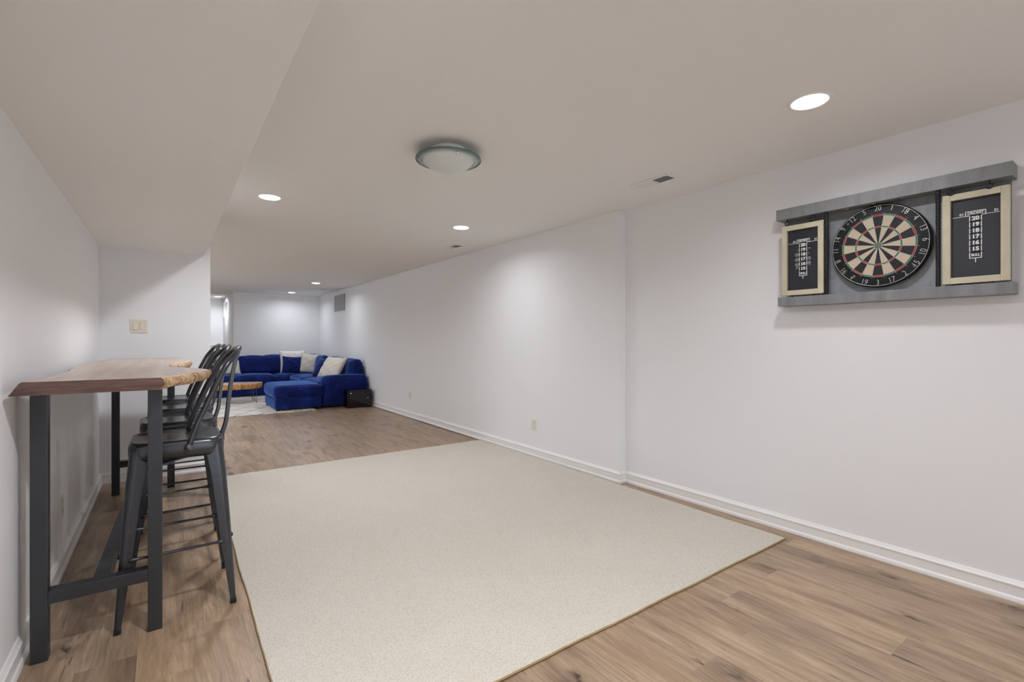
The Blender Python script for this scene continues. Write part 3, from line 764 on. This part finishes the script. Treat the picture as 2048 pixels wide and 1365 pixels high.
nr = tube('number_ring', [(.2185 * math.sin(2 * PI * k / 72), .2185 * math.cos(2 * PI * k / 72), FZ + .003) for k in range(72)], .0014, 'wire_steel', b, 6, True)
ORDER = [20, 1, 18, 4, 13, 6, 10, 15, 2, 17, 3, 19, 7, 16, 8, 11, 14, 9, 12, 5]
for i, num in enumerate(ORDER):
    me = text_mesh(str(num), .041, -.0004, .0006, .8); o = link('numeral', me, 'wire_steel', nr); a = i * sg
    me.materials.clear(); me.materials.append(M['wire_steel'])
    flip = PI if 5 < i < 15 else 0
    o.location = (.202 * math.sin(a), .202 * math.cos(a), FZ + .003); o.rotation_euler = (0, 0, -a + flip)
for a in (40, 130, 218, 315):
    a = math.radians(a); o = lathe('ring_clip', [(0, .002), (.006, .0015), (.007, 0)], 'bolt_metal', b, 10); o.location = (.204 * math.sin(a), .204 * math.cos(a), FZ)

# scoreboards
def scoreboard(ac, bc, h, label, chalk):
    s = wallspace('scoreboard', DY - ac, DZ + bc, .012); tag(s, label, 'scoreboard', 'framed chalk scoreboards beside the dartboard')
    W_, f, D = .117, .030, .085; H_ = h / 2
    boxes('frame_rail', [((-W_, -H_, .060), (-W_ + f, H_, D))], 'pale_wood', s, .002); boxes('frame_rail', [((W_ - f, -H_, .060), (W_, H_, D))], 'pale_wood', s, .002)
    boxes('frame_rail', [((-W_ + f, H_ - f, .060), (W_ - f, H_, D - .001))], 'pale_wood', s, .002); boxes('frame_rail', [((-W_ + f, -H_, .060), (W_ - f, -H_ + f, D - .001))], 'pale_wood', s, .002)
    cb = boxes('chalkboard', [((-W_ + f - .004, -H_ + f - .004, .062), (W_ - f + .004, H_ - f + .004, .068))], 'chalkboard_black', s)
    for x in (-.06, .06): boxes('peg', [((x - .004, -H_ - .012, .066), (x + .004, -H_, .074))], 'black_iron', s)
    iw, ih = (W_ - f) * 2, (H_ - f) * 2; T = H_ - f; z = .0684
    fb = lambda q: T - q * ih
    parts = []
    def rect(x0, y0, x1, y1): parts.append((pyd('r', [(x0, y0, z), (x1, y0, z), (x1, y1, z), (x0, y1, z)], [(0, 1, 2, 3)]), Matrix()))
    lw = .0017
    def frame(x0, y0, x1, y1):
        rect(x0 - lw, y0 - lw, x1 + lw, y0 + lw); rect(x0 - lw, y1 - lw, x1 + lw, y1 + lw); rect(x0 - lw, y0, x0 + lw, y1); rect(x1 - lw, y0, x1 + lw, y1)
    cw = .0205
    frame(-.035, fb(.222), .035, fb(.168)); rect(-iw * .47, fb(.222) - lw * .7, -.035, fb(.222) + lw * .7); rect(.035, fb(.222) - lw * .7, iw * .47, fb(.222) + lw * .7)
    def put(txt, x, y, size, bold, sx=1.0): parts.append((text_mesh(txt, size, bold, 0.0001, sx), Matrix.Translation((x, y, z))))
    put('CRICKET', 0, fb(.195), .0155, .0006, .92)
    put('01', -.049, fb(.195), .016, .0005); put('01', iw * .41, fb(.195), .016, .0005)
    ys = [.222 + .0775 * k for k in range(8)]
    for k, w in enumerate(('20', '19', '18', '17', '16', '15', 'BULL')):
        frame(-cw, fb(ys[k + 1]), cw, fb(ys[k]))
        put(w, 0, fb((ys[k] + ys[k + 1]) / 2) - .0002, .026 if k < 6 else .0155, .0012 if k < 6 else .0007, 1.0 if k < 6 else .85)
    rect(-lw, fb(ys[7] + .055), lw, fb(ys[7]))
    o = link('printed_grid', merge(parts), 'print_white', cb)
    if chalk:
        ws = []; rc = random.Random(2)
        def circ(x, y, r, cross=True):
            ws.append(([(x + r * 1.0 * math.cos(2 * PI * k / 14 + .3), y + r * math.sin(2 * PI * k / 14 + .3) + rc.uniform(-.0006, .0006), z) for k in range(15)], .0007))
            if cross:
                ws.append(([(x - r * .6, y - r * .6, z), (x + r * .6, y + r * .6, z)], .0007)); ws.append(([(x - r * .6, y + r * .6, z), (x + r * .6, y - r * .6, z)], .0007))
        for q in (.415, .495, .575): circ(-.034, fb(q), .010)
        ws.append(([(-.043, fb(.66), z), (-.028, fb(.61), z)], .0007)); ws.append(([(-.040, fb(.61), z), (-.026, fb(.645), z)], .0007))
        ws.append(([(-.034, fb(.33), z), (-.029, fb(.355), z)], .0007))
        for q in (.49, .565): circ(.034, fb(q), .009)
        for x in (.028, .036): ws.append(([(x, fb(.315), z), (x + .006, fb(.335), z)], .0007))
        ws.append(([(.030, fb(.39), z), (.037, fb(.425), z)], .0007)); ws.append(([(.026, fb(.605), z), (.042, fb(.60), z)], .0007))
        tubes('chalk_marks', ws, 'print_white', cb, 4)
    return s
scoreboard(-.372, -.026, .428, 'framed chalk scoreboard left of the dartboard, with chalked circles and crosses', True)
scoreboard(.390, -.024, .436, 'framed chalk scoreboard right of the dartboard, without chalk marks', False)

# ------------------------------------------------------------------ lounge end: rug, sofa, cushions
RX0, RX1, RY0, RY1 = -0.9, 2.12, 8.76, 11.75
t = empty('lattice_rug', (.61, 10.2, 0)); tag(t, 'white shag rug with thin dark lattice lines under the coffee table', 'rug')
boxes('pile', [((RX0 - .61, RY0 - 10.2, .001), (RX1 - .61, RY1 - 10.2, .014))], 'lattice_rug', t, .005)
fr = []; rq = random.Random(9)
for k in range(150):
    x = RX0 + (RX1 - RX0) * k / 149 - .61; l = rq.uniform(.03, .06)
    fr.append(([(x, RY0 - 10.2 + .003, .008), (x + rq.uniform(-.012, .012), RY0 - 10.2 - l * .6, .006), (x + rq.uniform(-.018, .018), RY0 - 10.2 - l, .004)], [.005, .006, .003]))
f = tubes('fringe', fr, 'fringe_white', t, 4); f['kind'] = 'stuff'

t = empty('sectional_sofa', (2.2, 10.7, 0)); tag(t, 'deep blue velvet corner sectional sofa against the far wall', 'sofa')
def sp(name, lo, hi, r, puff=(0, 0, 0), mat='velvet', rot=None, wr=.0, seed=0, par=None):
    o = soft_box(name, (hi[0] - lo[0], hi[1] - lo[1], hi[2] - lo[2]), r, mat, par or t, puff, 12, ((lo[0] + hi[0]) / 2 - 2.2, (lo[1] + hi[1]) / 2 - 10.7, lo[2]), rot, wr, seed); return o
# right wing runs along the right wall, back wing along the far wall
sp('base', (2.28, 9.14, .03), (3.07, 12.45, .26), .03); sp('base', (.55, 11.62, .03), (2.28, 12.45, .26), .03)
sp('arm', (2.27, 8.90, .03), (3.09, 9.14, .56), .07, (0, .012, .03))
sp('back_frame', (2.93, 9.14, .26), (3.09, 12.48, .68), .04); sp('back_frame', (.55, 12.30, .26), (2.93, 12.48, .68), .04)
sp('seat_cushion', (2.24, 9.15, .26), (2.95, 10.40, .45), .06, (0, .01, .03), wr=.002, seed=1)
sp('seat_cushion', (2.24, 10.42, .26), (2.95, 11.58, .45), .06, (0, .01, .03), wr=.002, seed=2)
sp('seat_cushion', (1.98, 11.58, .26), (2.95, 12.30, .45), .06, (0, .01, .03), wr=.002, seed=3)
sp('seat_cushion', (1.18, 11.58, .26), (1.97, 12.30, .45), .06, (0, .02, .04), wr=.003, seed=4)
sp('seat_cushion', (.55, 11.58, .26), (1.17, 12.30, .45), .06, (0, .02, .04), wr=.003, seed=5)
# loose-back cushions
def bc(x, y, w, h, th, rz, tilt, seed, z=.45):
    o = soft_box('back_cushion', (w, th, h), th * .42, 'velvet', t, (.01, .03, .015), 12, (x - 2.2, y - 10.7, z), None, .003, seed)
    o.rotation_euler = (math.radians(tilt), 0, math.radians(rz)); return o
bc(1.60, 12.10, .62, .42, .17, 5, -12, 11); bc(2.05, 12.18, .50, .43, .16, -2, -10, 12)
bc(2.78, 12.12, .50, .43, .17, -45, -10, 13); bc(2.84, 11.35, .62, .42, .17, -90, -10, 14); bc(2.84, 10.25, .62, .42, .17, -90, -10, 15)
bc(2.93, 9.46, .62, .40, .22, -90, -8, 16)

o = empty('ottoman', (1.88, 9.42, 0)); tag(o, 'blue velvet square ottoman pushed against the sofa arm', 'ottoman')
soft_box('base', (.76, 1.08, .18), .03, 'velvet', o, (0, 0, 0), 10, (0, 0, .025))
soft_box('cushion', (.79, 1.10, .215), .06, 'velvet', o, (.012, .012, .02), 14, (0, 0, .205), None, .0015, 3)
for sx in (-1, 1):
    for sy in (-1, 1): q = boxes('foot', [((-.03, -.03, 0), (.03, .03, .03))], 'rubber', o, .004); q.location = (sx * .33, sy * .48, 0)
o.location.z = .0145

def pillow(x, y, z, w, h, th, rz, tilt, roll, mat, label, seed, grp):
    me = pillow_mesh('throw_pillow', w, h, th, seed); o = link('throw_pillow', me, mat, None, True, (x, y, z))
    o.rotation_euler = Matrix.Rotation(math.radians(rz), 3, 'Z').to_4x4().to_3x3().to_euler() if False else (math.radians(tilt), math.radians(roll), math.radians(rz))
    tag(o, label, 'cushion', grp); return o
G = 'throw pillows on the sofa'
pillow(2.40, 11.93, .47, .58, .52, .16, 3, -12, 0, 'white_fabric', 'large off-white pillow standing behind the blue pillow on the sofa', 21, G)
pillow(2.30, 11.70, .47, .40, .40, .14, -6, -16, 4, 'velvet', 'blue velvet throw pillow in front of the large off-white pillow', 22, G)
pillow(2.64, 11.62, .47, .42, .46, .16, -28, -16, 6, 'cream_fabric', 'cream wrinkled throw pillow right of the blue pillow near the sofa corner', 23, G)
pillow(2.56, 10.40, .46, .42, .44, .15, -66, -30, 0, 'velvet', 'blue velvet throw pillow leaning behind two cream pillows on the right wing', 24, G)
pillow(2.55, 9.98, .46, .46, .50, .15, -72, -32, 0, 'cream_fabric', 'cream throw pillow leaning behind the front cream pillow on the right wing', 25, G)
p = pillow(2.55, 9.56, .46, .48, .50, .17, -70, -32, 0, 'cream_fabric', 'frontmost cream throw pillow with dark button leaning behind the sofa arm', 26, G)
q = lathe('button', [(0, .004), (.012, .003), (.013, 0)], 'slot_dark', p, 12); q.location = (.16, -.035, .45); q.rotation_euler = (PI / 2, 0, 0)
pillow(1.08, 11.98, .47, .55, .34, .15, 4, -20, 0, 'white_fabric', 'white throw pillow at the left end of the sofa behind the stools', 27, G)

# black box beside the sofa arm
o = empty('black_cabinet', (2.845, 8.76, 0)); tag(o, 'low glossy black box standing in front of the sofa arm by the right wall', 'cabinet')
boxes('body', [((-.215, -.10, .0), (.215, .10, .305))], 'black_gloss', o, .004); boxes('lid', [((-.220, -.105, .305), (.220, .105, .322))], 'black_gloss', o, .004)
boxes('front_panel', [((-.195, -.106, .02), (.195, -.100, .285))], 'black_gloss', o, .002)
q = boxes('handle', [((-.02, -.114, 0), (.02, -.106, .006))], 'chrome', o, .001); q.location = (.145, 0, .17)
q = lathe('indicator', [(0, .002), (.006, .001), (.006, 0)], 'led_dot', o, 12); q.location = (-.155, -.106, .265); q.rotation_euler = (PI / 2, 0, 0)

# coffee table
o = empty('coffee_table', (1.11, 10.62, .0145)); tag(o, 'low live-edge wood slab coffee table on hairpin legs', 'coffee table')
rc = random.Random(4); N = 56; out = []
for k in range(N):
    a = 2 * PI * k / N; r = 1 + .05 * math.sin(3 * a + 1) + .04 * math.sin(5 * a) + rc.uniform(-.012, .012)
    out.append((.43 * r * math.copysign(abs(math.cos(a)) ** .8, math.cos(a)), .31 * r * math.copysign(abs(math.sin(a)) ** .8, math.sin(a))))
rowsl = [[Vector((x * s, y * s, z)) for x, y in out] for s, z in ((1, .372), (1.012, .364), (1.015, .327), (.99, .287), (.965, .272))]
tp = link('slab', pyd('slab', rowsl[0] + rowsl[-1], [tuple(range(N)), tuple(range(N, 2 * N))[::-1]]), 'slab_top', o)
V = [v for r in rowsl for v in r]; Fc = []
for a in range(4):
    for i in range(N): Fc.append((a * N + i, (a + 1) * N + i, (a + 1) * N + (i + 1) % N, a * N + (i + 1) % N))
link('bark_edge', pyd('bark', V, Fc), 'slab_bark', tp, True)
for sx, sy in ((-1, -1), (1, -1), (1, 1), (-1, 1)):
    x, y = sx * .27, sy * .17
    tube('hairpin_leg', spline([(x - .035, y, .273), (x + sx * .045 - .006, y + sy * .05, .02), (x + sx * .05, y + sy * .055, .004), (x + sx * .045 + .008, y + sy * .05, .02), (x + .04, y, .273)], 5), .0045, 'bolt_metal', o, 6)
